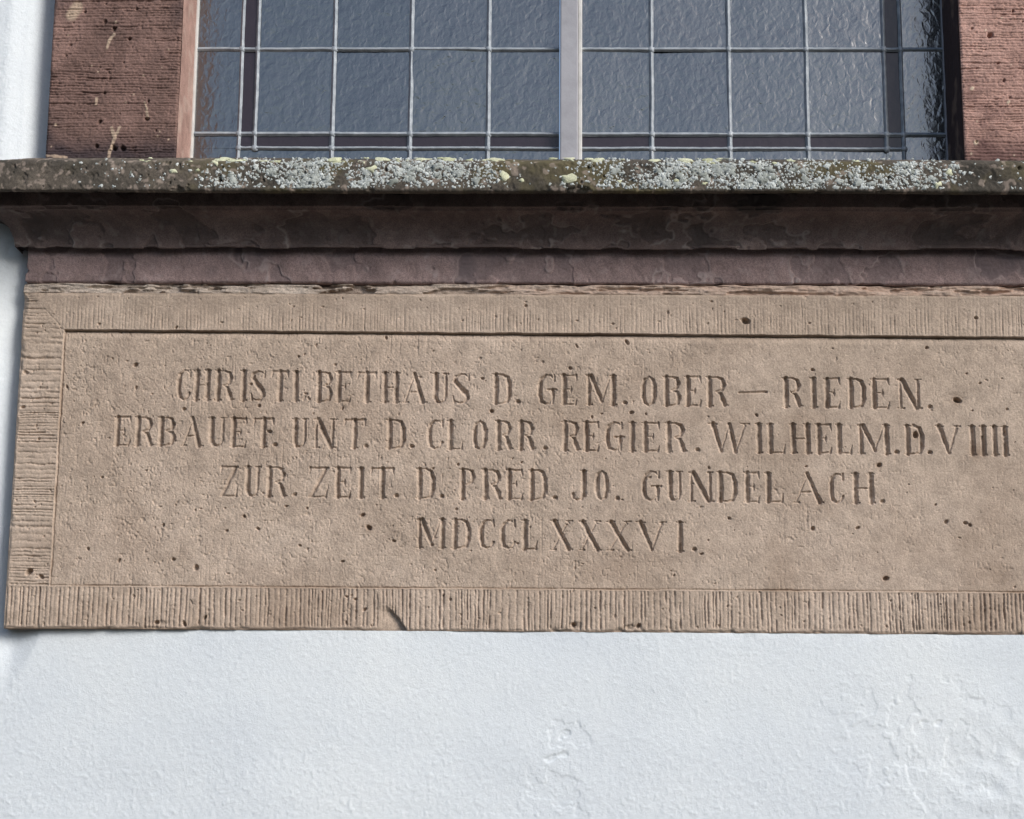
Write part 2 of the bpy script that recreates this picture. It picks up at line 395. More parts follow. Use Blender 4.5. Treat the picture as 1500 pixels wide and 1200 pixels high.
# hairline crack
ck = np.abs((X + 0.22) * 0.55 - (Z - 0.125) + 0.012 * vnoise(px, pz, 0.03, 0.03, 45))
y += 0.00045 * np.exp(-(ck / 0.0009) ** 2) * sst(-0.30, -0.24, X) * (1 - sst(-0.14, -0.10, X)) * vis
V = np.stack((X, y.astype(np.float32), Z), -1)
xm = (px[:-1] + px[1:]) / 2; zm = (pz[:-1] + pz[1:]) / 2
XM, ZM = np.meshgrid(xm, zm)
hole = (XM > XL + 0.002) & (XM < XR - 0.012) & (ZM > ZB) & (ZM < ZS)
hole |= (XM > JL + 0.012) & (XM < JR - 0.012) & (ZM >= ZS - 0.01) & (ZM < ZWIN - 0.01)
hole |= (XM > XL - 0.05) & (XM < XR + 0.05) & (ZM > 0.885) & (ZM < 0.935)
moss = (np.exp(-((X + 0.862) ** 2 + (Z - 0.835) ** 2) / 0.0005) * 0.5 * sst(-0.2, 0.3, fbm(px, pz, 0.02, 48, 3)))
wall = grid('plaster_wall', V, M_plaster, mask=~hole, attrs={'stain_and_shade': moss}, base=(-2.0, 0.0, -Z0))
tag(wall, 'white lime plaster wall surface, flaking at lower right, around and below the stone tablet', 'wall')

# ------------------------------------------------------------------ inscription tablet
TT = 3.9; tt = 1.45
def serif_t(x, W): return [(x - 5.5, -0.3, x - 2.0, -1.3, 1.0, 2.2), (x - 4.0, -0.4, x + 4.0, -0.5, 1.3, 1.5)]
def glyph(ch, W, H):
    """chisel strokes (x0,z0,x1,z1,half width 0, half width 1), millimetres"""
    s = []
    def pl(*p):
        for a, b in zip(p[:-1], p[1:]): s.append((a[0], a[1], b[0], b[1], a[2], b[2]))
    def stem(x, w=TT, top=True, bot=True, z0=0.0, z1=None):
        z1 = H if z1 is None else z1
        k = w / TT
        s.append((x, z0 + 1.5, x, z1 - 1.5, w, w))
        if top: s.extend([(x - 5.6 * max(k, .75), z1 + 0.2, x + 0.6, z1 - 2.2, 0.9, 2.6 * k), (x - 3.5, z1 - 0.6, x + 4.4, z1 - 0.4, 1.5, 1.2)])
        if bot: s.append((x - 4.6, z0 + 0.5, x + 5.0, z0 + 0.4, 1.1, 1.5))
    sx = 5.4
    if ch == 'A':
        pl((.50 * W, H, 1.0), (2.5, 1, 1.5)); pl((.46 * W, H - 1, 3.0), (W - 6, 1, TT)); pl((.24 * W, .36 * H, 1.3), (.68 * W, .36 * H, 1.7))
        pl((0, .4, 1.2), (7, .4, 1.6)); pl((W - 10, .3, 1), (W, .2, 1.5))
    elif ch == 'B':
        stem(sx)
        pl((sx, H - .8, 1.5), (.55 * W, H - .8, 1.6), (.78 * W, .93 * H, 2.6), (.85 * W, .77 * H, 3.5), (.76 * W, .60 * H, 2.4), (.48 * W, .53 * H, 1.3))
        pl((.48 * W, .53 * H, 1.3), (.80 * W, .47 * H, 2.4), (.88 * W, .27 * H, TT), (.80 * W, .08 * H, 2.6), (.55 * W, .7, 1.5), (sx, .7, 1.3))
    elif ch in 'CG':
        top = [(.90 * W, .86 * H, 1.0), (.74 * W, .975 * H, 1.4), (.50 * W, .985 * H, 1.9), (.26 * W, .86 * H, 2.9), (.17 * W, .66 * H, 3.7), (.16 * W, .35 * H, 3.7), (.25 * W, .11 * H, 2.9), (.50 * W, .01 * H, 1.8)]
        if ch == 'C': pl(*top, (.76 * W, .06 * H, 1.3), (.90 * W, .22 * H, 2.2))
        else:
            pl(*top, (.70 * W, .05 * H, 1.4), (.80 * W, .16 * H, 1.5))
            pl((.84 * W, .46 * H, 3.5), (.86 * W, .03 * H, 1.4)); pl((.56 * W, .49 * H, 1.5), (W, .49 * H, 1.8))
        pl((.90 * W, .99 * H, 1.5), (.92 * W, .80 * H, 1.8))
    elif ch == 'D':
        stem(sx)
        pl((sx, H - .8, 1.5), (.52 * W, H - .8, 1.7), (.76 * W, .91 * H, 2.8), (.86 * W, .68 * H, 3.8), (.86 * W, .30 * H, 3.7), (.76 * W, .08 * H, 2.6), (.52 * W, .7, 1.5), (sx, .7, 1.3))
    elif ch == 'E':
        stem(sx)
        pl((sx, H - .7, 1.6), (.9 * W, H - .7, 1.9)); pl((.90 * W, H - .5, 2.2), (.95 * W, .80 * H, .8))
        pl((sx, .52 * H, 1.1), (.58 * W, .52 * H, 1.3)); pl((.62 * W, .61 * H, .8), (.60 * W, .50 * H, 2.0), (.62 * W, .41 * H, .8))
        pl((sx, .6, 1.4), (.88 * W, .6, 1.6)); pl((.87 * W, .5, 2.1), (.95 * W, .20 * H, .8))
    elif ch == 'H':
        stem(sx); stem(W - 6.0); pl((sx, .50 * H, 1.4), (W - 6, .50 * H, 1.7))
    elif ch == 'I':
        stem(W / 2)
    elif ch == 'J':
        stem(.74 * W, bot=False, z0=.15 * H); pl((.74 * W, .20 * H, 3.6), (.62 * W, .05 * H, 2.2), (.38 * W, .0, 1.5), (.17 * W, .08 * H, 2.2), (.12 * W, .20 * H, 3.0))
    elif ch == 'L':
        stem(sx); pl((sx, .6, 1.3), (.88 * W, .6, 1.5)); pl((.87 * W, .5, 2.0), (.95 * W, .28 * H, .7))
    elif ch == 'M':
        stem(.13 * W + 1, w=3.2); pl((.22 * W, H - 1.5, TT), (.54 * W, .12 * H, 2.8)); pl((.54 * W, .12 * H, 1.4), (.80 * W, H - 2, 1.1)); stem(W - 6.5)
    elif ch == 'N':
        stem(.14 * W, w=2.2); pl((.22 * W, H - 1.5, TT), (.80 * W, .03 * H, TT)); stem(W - 4.5, w=2.4)
    elif ch == 'O':
        l = [(.50 * W, .985 * H, 1.6), (.28 * W, .88 * H, 2.6), (.18 * W, .66 * H, 3.7), (.18 * W, .32 * H, 3.7), (.28 * W, .11 * H, 2.6), (.50 * W, .01 * H, 1.5)]
        pl(*l); pl(*[(W - a, b, c) for a, b, c in l])
    elif ch in 'PR':
        stem(sx)
        pl((sx, H - .8, 1.5), (.52 * W, H - .8, 1.7), (.72 * W, .92 * H, 2.8), (.80 * W, .75 * H, 3.6), (.72 * W, .57 * H, 2.4), (.46 * W, .49 * H, 1.3))
        if ch == 'R': pl((.46 * W, .50 * H, 1.4), (.66 * W, .42 * H, 2.6), (.76 * W, .22 * H, TT), (.84 * W, .04 * H, 3.0), (W, .03 * H, .9))
        else: pl((.46 * W, .49 * H, 1.3), (sx, .46 * H, 1.0))
    elif ch == 'S':
        pl((.86 * W, .88 * H, 1.0), (.68 * W, .975 * H, 1.4), (.46 * W, .985 * H, 1.8), (.24 * W, .90 * H, 2.6), (.20 * W, .74 * H, 3.4), (.45 * W, .54 * H, 4.0), (.75 * W, .34 * H, 4.0), (.82 * W, .18 * H, 3.2), (.66 * W, .03 * H, 2.0), (.42 * W, .01 * H, 1.4), (.18 * W, .08 * H, 1.3))
        pl((.88 * W, .99 * H, 1.2), (.87 * W, .80 * H, 1.7)); pl((.10 * W, .24 * H, .9), (.16 * W, .03 * H, 2.1))
    elif ch == 'T':
        stem(W / 2, top=False); pl((.08 * W, H - .8, 1.7), (.92 * W, H - .8, 2.0))
        pl((.10 * W, H - .5, 2.1), (.05 * W, .80 * H, .8)); pl((.90 * W, H - .5, 2.3), (.94 * W, .80 * H, .8))
    elif ch == 'U':
        stem(sx + .3, bot=False, z0=.16 * H); pl((sx + .3, .22 * H, TT), (.32 * W, .06 * H, 3.0), (.52 * W, .01 * H, 1.7), (.74 * W, .08 * H, 1.6), (W - 5, .24 * H, 2.2)); stem(W - 5, w=2.3, bot=False, z0=.2 * H)
    elif ch in 'VWX':
        def d(x0, x1, z0, z1, a, b=None): pl((x0, z1, a), (x1, z0, b or a))
        if ch == 'V':
            d(.16 * W, .51 * W, .06 * H, H - 1, TT, 2.9); d(.85 * W, .52 * W, .04 * H, H - 1, 2.2, 1.5); tops = ((.02, .28), (.76, .98))
        elif ch == 'W':
            d(.11 * W, .30 * W, .04 * H, H - 1, TT, 2.8); d(.48 * W, .31 * W, .05 * H, .88 * H, 1.2); d(.50 * W, .65 * W, .02 * H, .97 * H, 3.2, 3.4); d(.90 * W, .66 * W, .05 * H, H - 1, 1.5, 1.3); tops = ((.0, .20), (.80, .99))
        else:
            d(.17 * W, .85 * W, .02 * H, H - 1, 3.7); d(.82 * W, .12 * W, .02 * H, H - 1, 1.2); tops = ((.0, .30), (.72, .98)); pl((.02 * W, .3, 1.0), (.24 * W, .5, 1.8)); pl((.72 * W, .3, 1.0), (W, .3, 1.4))
        for a, b in tops: pl((a * W, H - .2, 1.1), (b * W, H - .4, 1.5)); pl(((a + b) / 2 * W - 1.5, H - 1, 2), ((a + b) / 2 * W, H - 4, 1.2))
    elif ch == 'Z':
        pl((.06 * W, H - .8, 1.8), (.92 * W, H - .8, 1.9)); pl((.08 * W, H - .5, 2.2), (.05 * W, .78 * H, .8))
        pl((.82 * W, H - 2, 2.9), (.17 * W, 2, 2.9)); pl((.08 * W, .6, 1.4), (.86 * W, .6, 1.7)); pl((.86 * W, .5, 2.1), (.93 * W, .27 * H, .8))
    elif ch == '_':
        pl((0, .48 * H, 1.7), (W, .50 * H, 2.2))
    return s

st = 0.8                                    # grid step, millimetres
gx = np.arange(XL * 1000, XR * 1000 + .5, st)
gz = np.arange(ZB * 1000, ZT * 1000 + .5, st)
X, Z = np.meshgrid(gx, gz); X, Z = X.astype(np.float32), Z.astype(np.float32)
cut = np.zeros_like(X)                      # depth of the carving, mm
line_id = np.zeros(X.shape, np.int16)
kinds = ['']                                # one entry per carved character
WXN = (0.55 * vnoise(gx, gz, 9, 9, 51) + 0.45 * vnoise(gx, gz, 3.2, 3.2, 52)).astype(np.float32)
WZN = (0.55 * vnoise(gx, gz, 9, 9, 53) + 0.40 * vnoise(gx, gz, 3.2, 3.2, 54)).astype(np.float32)
DEP = (1 + 0.22 * vnoise(gx, gz, 14, 14, 55) + 0.18 * vnoise(gx, gz, 4, 4, 56)).astype(np.float32)
for li, row in enumerate(TEXT):
    for it in row.split(';'):
        ch, a, b, c, d = it.split()
        kinds.append('carved_dot' if ch in '.,' else 'carved_dash' if ch == '_' else 'carved_letter')
        x0, x1, zb, zt = float(a), float(b), float(c), float(d)
        if ch in '.,':
            cx = (x0 + x1) / 2
            segs = [(cx - .4, zb, cx + .4, zb, 3.3, 3.3)]
            if ch == ',': segs = [(x0 + 4, zb + 9, x0 + 7, zb + 8.5, 2.2, 1.6), (x0 + 2, zb, x0 + 4, zb + 4, 2.2, 1.8), (x1 - 3, zb + 2, x1 - 1, zb, 1.8, 2.6)]
            ox, oz = 0, 0
            bx0, bx1, bz0, bz1 = x0 - 8, x1 + 8, zb - 8, zb + 16
        else:
            segs = glyph(ch, x1 - x0, zt - zb); ox, oz = x0, zb
            bx0, bx1, bz0, bz1 = x0 - 7, x1 + 7, zb - 7, zt + 7
        i0, i1 = np.searchsorted(gx, (bx0, bx1)); j0, j1 = np.searchsorted(gz, (bz0, bz1))
        sl = (slice(j0, j1), slice(i0, i1))
        xx = X[sl] + WXN[sl] - ox; zz = Z[sl] + WZN[sl] - oz
        dep = np.zeros_like(xx)
        for (ax_, az_, bx_, bz_, w0, w1) in segs:
            ux, uz = bx_ - ax_, bz_ - az_
            t = np.clip(((xx - ax_) * ux + (zz - az_) * uz) / max(ux * ux + uz * uz, 1e-6), 0, 1)
            dd = np.hypot(xx - ax_ - t * ux, zz - az_ - t * uz)
            ww = 1.15 * (w0 + (w1 - w0) * t) + 0.35
            ln = math.hypot(ux, uz) + 1e-6      # the chisel leans: steep lower-left wall, flatter upper-right wall
            nx_, nz_ = -uz / ln, ux / ln
            if nx_ + 0.8 * nz_ > 0: nx_, nz_ = -nx_, -nz_
            sdist = (xx - ax_) * nx_ + (zz - az_) * nz_
            dep = np.maximum(dep, np.minimum(np.minimum((ww - sdist) * 1.5, (ww + sdist) * 1.4), (ww - dd) * 2.2))
        dep = np.minimum(dep, 6.0)
        cut[sl] = np.maximum(cut[sl], dep * DEP[sl])
        line_id[sl] = np.where((dep > 0.15) & (dep * DEP[sl] >= cut[sl] - 1e-6), len(kinds) - 1, line_id[sl])
# margin / sunk panel; its edges run very slightly out of square
pl_, pr_ = -773.0 + 0 * X, 838.0 + 0 * X
zt_ = 697.2 - 0.0046 * (X + 772); zb_ = 287.7 - 0.0009 * (X + 774)
wob = 0.7 * vnoise(gx, gz, 22, 22, 57) + 0.5 * vnoise(gx, gz, 6, 6, 58)
inx = np.minimum(X - pl_ + wob, pr_ - X + wob); inz = np.minimum(Z - zb_ + wob * .8, zt_ - Z + wob * .8)
inside = np.minimum(inx, inz)
panel = inside > 0
rec = np.where(zt_ - Z < inx, 6.0, 4.2)     # the panel is sunk a little deeper at the top
rec = 1.8 + 4.6 * sst(20, 3, zt_ - Z + 0 * X) * (inz <= inx + 0) + 1.2 * sst(300, 690, Z)
rec = 1.9 + 1.2 * sst(300, 640, Z) + 3.2 * sst(14, 0, zt_ - Z)
h = -rec * sst(-0.6, 0.9, inside)           # height, mm (negative = sunk)
h -= (1.3 + 1.6 * (X - pl_ < 6) + 0.6 * (Z - zb_ < 6)) * np.exp(-((inside - 0.9) / 1.1) ** 2) * (0.75 + 0.4 * vnoise(gx, gz, 30, 30, 142))    # chisel line along the margin
h -= 3.6 * np.exp(-((zt_ - Z - 1.6 + 0.5 * wob) / 1.3) ** 2) * (inx > 0) * (0.8 + 0.4 * vnoise(gx, gz, 35, 35, 141))
# panel skin
rr = 0.75 + 0.65 * sst(350, -300, X) + 0.25 * vnoise(gx, gz, 120, 90, 59)
skin = 0.20 * vnoise(gx, gz, 3.4, 5.0, 60) + 0.22 * vnoise(gx, gz, 1.7, 2.0, 61) - 1.9 * np.clip(vnoise(gx, gz, 2.6, 3.6, 68) * 0.6 + vnoise(gx, gz, 9, 9, 69) * 0.4 - 0.28, 0, 1) + 0.28 * fbm(gx, gz, 22, 62, 2) + 0.6 * vnoise(gx, gz, 90, 60, 65)
lines_v = np.clip(vnoise(gx, gz, 2.6, 46, 66) - 0.45, 0, 1) * np.clip(vnoise(gx, gz, 60, 50, 67) + 0.2, 0, 1)
h += np.where(panel, (skin - 1.4 * lines_v) * rr, 0)
# tooled margin: batted lines
def tool(u, uv, period, seed, depth, wv, wid=2.0):
    """u: across the grooves, uv: along them (both full arrays, mm)"""
    rg = np.random.default_rng(seed)
    n = int((u.max() - u.min()) / period) + 8
    pos = np.cumsum(period * (0.62 + 0.76 * rg.random(n))) + u.min() - 3 * period
    amp = np.clip(rg.normal(1.0, 0.33, n), 0.2, 1.8)
    uw = u + wv * vnoise(u, uv, 30, 18, seed + 1) + 0.45 * wv * vnoise(u, uv, 8, 7, seed + 2) + 0.03 * (uv - uv.mean()) * vnoise(u * 0, u, 1, 60, seed + 5)
    k = np.clip(np.searchsorted(pos, uw), 1, n - 1)
    d0, d1 = np.abs(uw - pos[k - 1]), np.abs(uw - pos[k])
    near = np.where(d0 < d1, k - 1, k); dd = np.minimum(d0, d1)
    brk = np.clip(0.70 + 0.60 * vnoise(near * 7.3, uv, 1, 15, seed + 3) + 0.42 * vnoise(u, uv, 3.2, 3.6, seed + 4), 0.0, 1.6)
    return -depth * amp[near] * brk * np.exp(-(dd / wid) ** 2)
top = Z > zt_
botm = Z < zb_
lft = (X < pl_) & ~top & ~botm
tz = tool(X, Z, 5.6, 100, 1.2, 0.45, 1.25)
bz = tool(X, Z, 6.8, 110, 2.1, 0.5, 1.4)
lx = tool(Z, X, 6.4, 120, 1.7, 0.8, 1.4)
m_top = sst(0, 5, Z - zt_) * (0.30 + 0.7 * sst(742, 715, Z)) * (0.75 + 0.35 * vnoise(gx, gz, 130, 60, 121))
m_bot = sst(0.5, 4, zb_ - Z) * sst(0.5, 5, Z - ZB * 1000 - 2 - 3 * vnoise(gx, gz, 40, 40, 122))
m_l = sst(0.5, 4, pl_ - X) * sst(1, 7, X - XL * 1000)
mitre = sst(-8, 8, (Z - zt_) - 1.0 * (pl_ - X))     # corner diagonal, top left
h += np.where(top, tz * m_top * np.where(X < pl_, mitre, 1), 0) + np.where(botm, bz * m_bot, 0) + np.where((X < pl_) & ~botm, lx * m_l * np.where(top, 1 - mitre, 1), 0)
h += np.where(~panel, 0.28 * vnoise(gx, gz, 3, 3, 123) + 0.4 * fbm(gx, gz, 14, 124, 3) + 0.35 * vnoise(gx, gz, 70, 70, 127), 0)
h -= 0.6 * np.exp(-(((Z - zt_) - (pl_ - X)) / 1.1) ** 2) * ((Z > zt_ + 4) & (X < pl_) & (X > pl_ - 36))
# worn arris all round
ed = np.minimum(np.minimum(X - XL * 1000, XR * 1000 - X), np.minimum(Z - ZB * 1000, ZT * 1000 - Z)) + 1.2 * vnoise(gx, gz, 12, 12, 128)
h -= 2.2 * (1 - sst(0, 4.5, ed))
h -= 5.0 * np.clip(fbm(gx, gz, 26, 131, 3) - 0.30, 0, 1) * (1 - sst(0, 9, ed)) * 2
h -= cut
# pits: the measured ones, then a scatter
rg = np.random.default_rng(7)
pit = [(a, b, r, 1.5) for a, b, r in PITS] + [(a, b, r, 1.6) for a, b, r in BPITS]
for _ in range(1100):
    a, b = rg.uniform(-765, 830), rg.uniform(290, 690)
    if rg.random() > 0.45 + 0.55 * (a < 150): continue
    r = 0.75 + rg.exponential(0.42)
    pit.append((a, b, min(r, 2.4), rg.uniform(0.5, 1.3)))
for _ in range(260):
    a = rg.uniform(XL * 1000 + 5, XR * 1000 - 5); b = rg.choice((rg.uniform(225, 285), rg.uniform(702, 752)))
    pit.append((a, b, min(0.9 + rg.exponential(0.5), 2.4), rg.uniform(0.6, 1.3)))
for _ in range(60):
    pit.append((rg.uniform(-836, -778), rg.uniform(230, 740), 0.9 + rg.exponential(0.6), rg.uniform(0.6, 1.4)))
for a, b, r, k in pit:
    i0, i1 = np.searchsorted(gx, (a - 3 * r - 2, a + 3 * r + 2)); j0, j1 = np.searchsorted(gz, (b - 3 * r - 2, b + 3 * r + 2))
    sl = (slice(j0, j1), slice(i0, i1))
    e = rg.uniform(0.75, 1.3)
    sk = rg.uniform(-.5, .5)
    dd = np.hypot((X[sl] - a + sk * (Z[sl] - b)) / e, (Z[sl] - b) * e) + 1.25 * WXN[sl] * min(1, r / 2)
    h[sl] -= k * r * (1 - sst(0.35 * r, 1.15 * r, dd)) * 1.25
# chipped wedge in the lower margin and two small spalls
tx = X - (-232.9); tzz = Z - ZB * 1000
ch_ = (1 - sst(-2, 3, tx + 0.75 * tzz - 17 + 2 * WXN)) * sst(-42, -8, tx + 4 * vnoise(gx, gz, 12, 12, 133)) * (1 - sst(20, 34, tzz + 0.35 * tx + 4 * vnoise(gx, gz, 9, 9, 134)))
h = np.where(ch_ > 0, h * (1 - ch_) + ch_ * (-3.0 - 5.5 * sst(-30, 10, tx) + 1.2 * fbm(gx, gz, 10, 135, 3)), h)
for a, b, ra, rb, dp in ((641, 591, 24, 11, 1.6), (44, 231, 12, 7, 4), (128, 229, 9, 5, 4), (-595, 231, 10, 6, 3), (-560, 380, 40, 18, 0.8), (565, 395, 30, 24, 0.8)):
    dd = np.hypot((X - a) / ra, (Z - b) / rb) + 0.25 * WXN
    h -= dp * (1 - sst(0.4, 1.1, dd)) * (0.7 + 0.3 * WZN)
stain_and_shade = 0.32 * sst(0.05, 0.75, fbm(gx, gz, 150, 136, 4) + 0.55 * np.exp(-((X - 120) ** 2 / 52000 + (Z - 325) ** 2 / 2600)) - 0.05)
stain_and_shade += 0.45 * np.exp(-((inside - 0.8) / 2.0) ** 2) * sst(-0.2, 0.4, vnoise(gx, gz, 50, 30, 140))
stain_and_shade += 0.5 * (1 - sst(0, 3.0, Z - ZB * 1000)) + 0.30 * sst(3.4, 5.4, cut)
for a, b, r in PITS[:8] + [(671.5, 506, 9)]:
    stain_and_shade += 0.5 * np.exp(-(((X - a) ** 2 + (Z - b) ** 2) / (1.4 * r) ** 2))
stain_and_shade = np.clip(stain_and_shade, 0, 0.85)
h[:, :] = np.where(line_id == 0, h, h)
dd = np.hypot(X - 577, Z - 532)
V = np.stack((X / 1000, -h / 1000, Z / 1000), -1).astype(np.float32)
tab = empty('inscription_tablet', ((XL + XR) / 2, 0.0, ZB))
tag(tab, 'long sand coloured stone tablet with carved old German inscription and tooled margin, under the sill', 'stone tablet')
fp = (panel[:-1, :-1] & panel[1:, 1:] & panel[:-1, 1:] & panel[1:, :-1])
fl_ = np.maximum.reduce([line_id[:-1, :-1], line_id[1:, 1:], line_id[:-1, 1:], line_id[1:, :-1]])
fl_ = np.where(fp, fl_, 0)
grid('margin', V, M_tan, tab, mask=~fp, attrs={'stain_and_shade': stain_and_shade}, back=0.060)
pan = grid('panel', V, M_tan, tab, mask=fp & (fl_ == 0), attrs={'stain_and_shade': stain_and_shade})
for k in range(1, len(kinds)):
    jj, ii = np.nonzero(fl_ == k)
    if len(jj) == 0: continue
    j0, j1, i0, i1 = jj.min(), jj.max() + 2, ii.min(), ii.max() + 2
    grid(kinds[k], V[j0:j1, i0:i1], M_tan, pan, mask=(fl_ == k)[j0:j1 - 1, i0:i1 - 1], attrs={'stain_and_shade': stain_and_shade[j0:j1, i0:i1]})

# ------------------------------------------------------------------ moulded sill, swept with mitred returns
sill = empty('window_sill', ((XL + XR) / 2, -0.06, 0.77))
tag(sill, 'weathered dark sandstone window sill with lichen on its edge and hollow moulding below', 'window sill')
def sweep(name, prof, mat, step, relief, attrs=None):
    """prof: (p, z) from top to bottom, p = projection from the fascia; reversed so z rises with rows"""
    P_ = np.array(prof[::-1], np.float64)
    L = np.concatenate(([0], np.cumsum(np.hypot(*np.diff(P_, axis=0).T))))
    s = np.arange(0, L[-1] + step * .5, step)
    p = np.interp(s, L, P_[:, 0]); z = np.interp(s, L, P_[:, 1])
    tp, tz_ = np.gradient(p), np.gradient(z); nn = np.hypot(tp, tz_) + 1e-9
    n_p, n_z = tz_ / nn, -tp / nn           # outward normal in the (p,z) plane
    t = np.arange(XL - 0.2, XR + 0.2, step)
    Sg, Tg = np.meshgrid(s, t, indexing='ij')
    hh = relief(t, s)
    pp = p[:, None] + hh * n_p[:, None]; zz = z[:, None] + hh * n_z[:, None]
    u = np.linspace(0, 1, len(t))[None, :]
    xa, xb = XL - pp, XR + pp
    Xf = xa + (xb - xa) * u
    V = np.stack((Xf, -pp, zz), -1)
    at = {k: (f(Xf, zz) if f.__code__.co_argcount == 2 else f(Xf, zz, t, s)) for k, f in (attrs or {}).items()}
    # returns to the wall at both ends
    yb = 0.10
    q = np.linspace(0, 1, 60)[None, :]
    yl = -pp[:, :1] * (1 - q) + yb * q
    Lr = np.stack((np.repeat(XL - pp[:, :1], 60, 1), yl, np.repeat(zz[:, :1], 60, 1)), -1)[:, ::-1][:, :-1]
    yr = -pp[:, -1:] * (1 - q) + yb * q
    Rr = np.stack((np.repeat(XR + pp[:, -1:], 60, 1), yr, np.repeat(zz[:, -1:], 60, 1)), -1)[:, 1:]
    Vall = np.concatenate((Lr, V, Rr), 1)
    for k in at:
        at[k] = np.concatenate((np.repeat(at[k][:, :1], 59, 1), at[k], np.repeat(at[k][:, -1:], 59, 1)), 1)
    return grid(name, Vall.astype(np.float32), mat, sill, attrs=at), (V, at)

def arc(c0, c1, r0, r1, a0, a1, n=16):
    return [(c0 + r0 * math.cos(rad(a0 + (a1 - a0) * i / n)), c1 + r1 * math.sin(rad(a0 + (a1 - a0) * i / n))) for i in range(n + 1)]
# slab: sloping top, nosing, soffit
slab_prof = [(-GY - 0.02, 0.992), (0.0, 0.984), (0.095, 0.9475)] + arc(0.111, 0.933, 0.009, 0.009, 70, 0, 6) + [(0.120, 0.900)] + arc(0.116, 0.8945, 0.004, 0.004, 0, -85, 5) + [(0.1085, 0.8905), (0.1075, 0.892), (0.1060, 0.904), (0.1020, 0.9065), (0.066, 0.9065), (0.020, 0.9065)]
XN = [(0.0436, 0.022, 0.007), (-0.6274, 0.012, 0.006), (0.30, 0.007, 0.003), (-0.30, 0.008, 0.003), (0.55, 0.009, 0.003)]
_pp = np.array(slab_prof[::-1]); _ll = np.concatenate(([0], np.cumsum(np.hypot(*np.diff(_pp, axis=0).T))))
S_F = float(_ll[[i for i, q in enumerate(slab_prof[::-1]) if abs(q[1] - 0.900) < 1e-9 and q[0] > 0.119][0]]) - 0.900   # section length = S_F + z on the front face
def slab_rel(t, s):
    r = 0.0009 * fbm(t, s, 0.030, 150, 4, 0.6) + 0.0005 * vnoise(t, s, 0.004, 0.004, 155) + 0.0012 * vnoise(t, s, 0.16, 0.05, 156)
    r -= 0.0035 * np.clip(fbm(t, s, 0.02, 157, 3) - 0.34, 0, 1) * 2
    rg = np.random.default_rng(33)
    T, Sg = np.meshgrid(t, s)
    lowz = s[None, :].T * 0
    for _ in range(150):
        a, b, q = rg.uniform(t[0], t[-1]), rg.uniform(S_F + 0.893, S_F + 0.946), 0.0010 + rg.exponential(0.0007)
        i0, i1 = np.searchsorted(t, (a - .012, a + .012))
        d = np.hypot(T[:, i0:i1] - a, Sg[:, i0:i1] - b)
        r[:, i0:i1] -= 1.3 * q * (1 - sst(0.4 * q, 1.2 * q, d))
    for a, wd, dp in XN:                    # nicks out of the lower arris
        d = np.hypot((T - a) / wd, (Sg - S_F - 0.8915) / 0.009) + 0.25 * vnoise(t, s, 0.006, 0.006, 158)
        r -= dp * (1 - sst(0.3, 1.1, d))
    d = np.hypot((T + 0.5547), (Sg - S_F - 0.9098))
    r -= 0.010 * (1 - sst(0.0030, 0.0058, d))
    return r
slab, (SV, _) = sweep('sill_slab', slab_prof, M_slab, 0.0011, slab_rel, {
    'pale': lambda x, z: 0.6 * sst(0.25, 0.5, fbm(x, z, 0.009, 160, 3, 0.6)) * (1 - sst(-0.50, -0.40, x)) + 0.5 * sst(0.3, 0.5, fbm(x, z, 0.012, 161, 3)),
    'stain_and_shade': lambda x, z: 0.8 * sst(0.1, 0.5, fbm(x, z, 0.06, 165, 4)) * sst(-0.95, -0.3, x)})
# hollow moulding
cove_prof = [(0.0200, 0.9085), (0.0625, 0.9085), (0.0625, 0.8840), (0.0575, 0.8820)] + arc(0.0605, 0.8340, 0.0445, 0.0455, 96, 176, 18) + [(0.0155, 0.8310), (0.0148, 0.8282), (0.0128, 0.8282), (0.0115, 0.8335), (-0.020, 0.8340)]
def cove_f(t, s):
    return fbm(t, s, 0.085, 175, 4, 0.55, 0.6) + 0.25 * (s[:, None] * 0 + sst(0.055, 0.02, s)[:, None] - 0.5)
def rim(f, lev, wid, t, s, seed):
    e = np.exp(-((f - lev + wid) / wid) ** 2)
    return np.clip(0.85 * e * sst(-0.25, 0.35, fbm(t, s, 0.05, seed, 3)) + 0.30 * sst(0.25, 0.6, fbm(t, s, 0.014, seed + 5, 3)), 0, 1)
def cove_rel(t, s):
    r = 0.0008 * fbm(t, s, 0.03, 170, 4, 0.6) + 0.0010 * vnoise(t, s, 0.12, 0.04, 174)
    f = cove_f(t, s)
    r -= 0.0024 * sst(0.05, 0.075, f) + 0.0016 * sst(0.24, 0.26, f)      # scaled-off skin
    r += 0.0004 * vnoise(t, s, 0.004, 0.004, 176)
    return r
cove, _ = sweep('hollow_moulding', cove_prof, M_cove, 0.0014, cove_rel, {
    'pale': lambda x, z, t, s: rim(cove_f(t, s), 0.05, 0.030, t, s, 180), 'stain_and_shade': lambda x, z, t, s: 0.38 * sst(0.04, 0.12, cove_f(t, s)) + 0.6 * sst(0.0, 0.5, fbm(t, s, 0.10, 190, 4))})
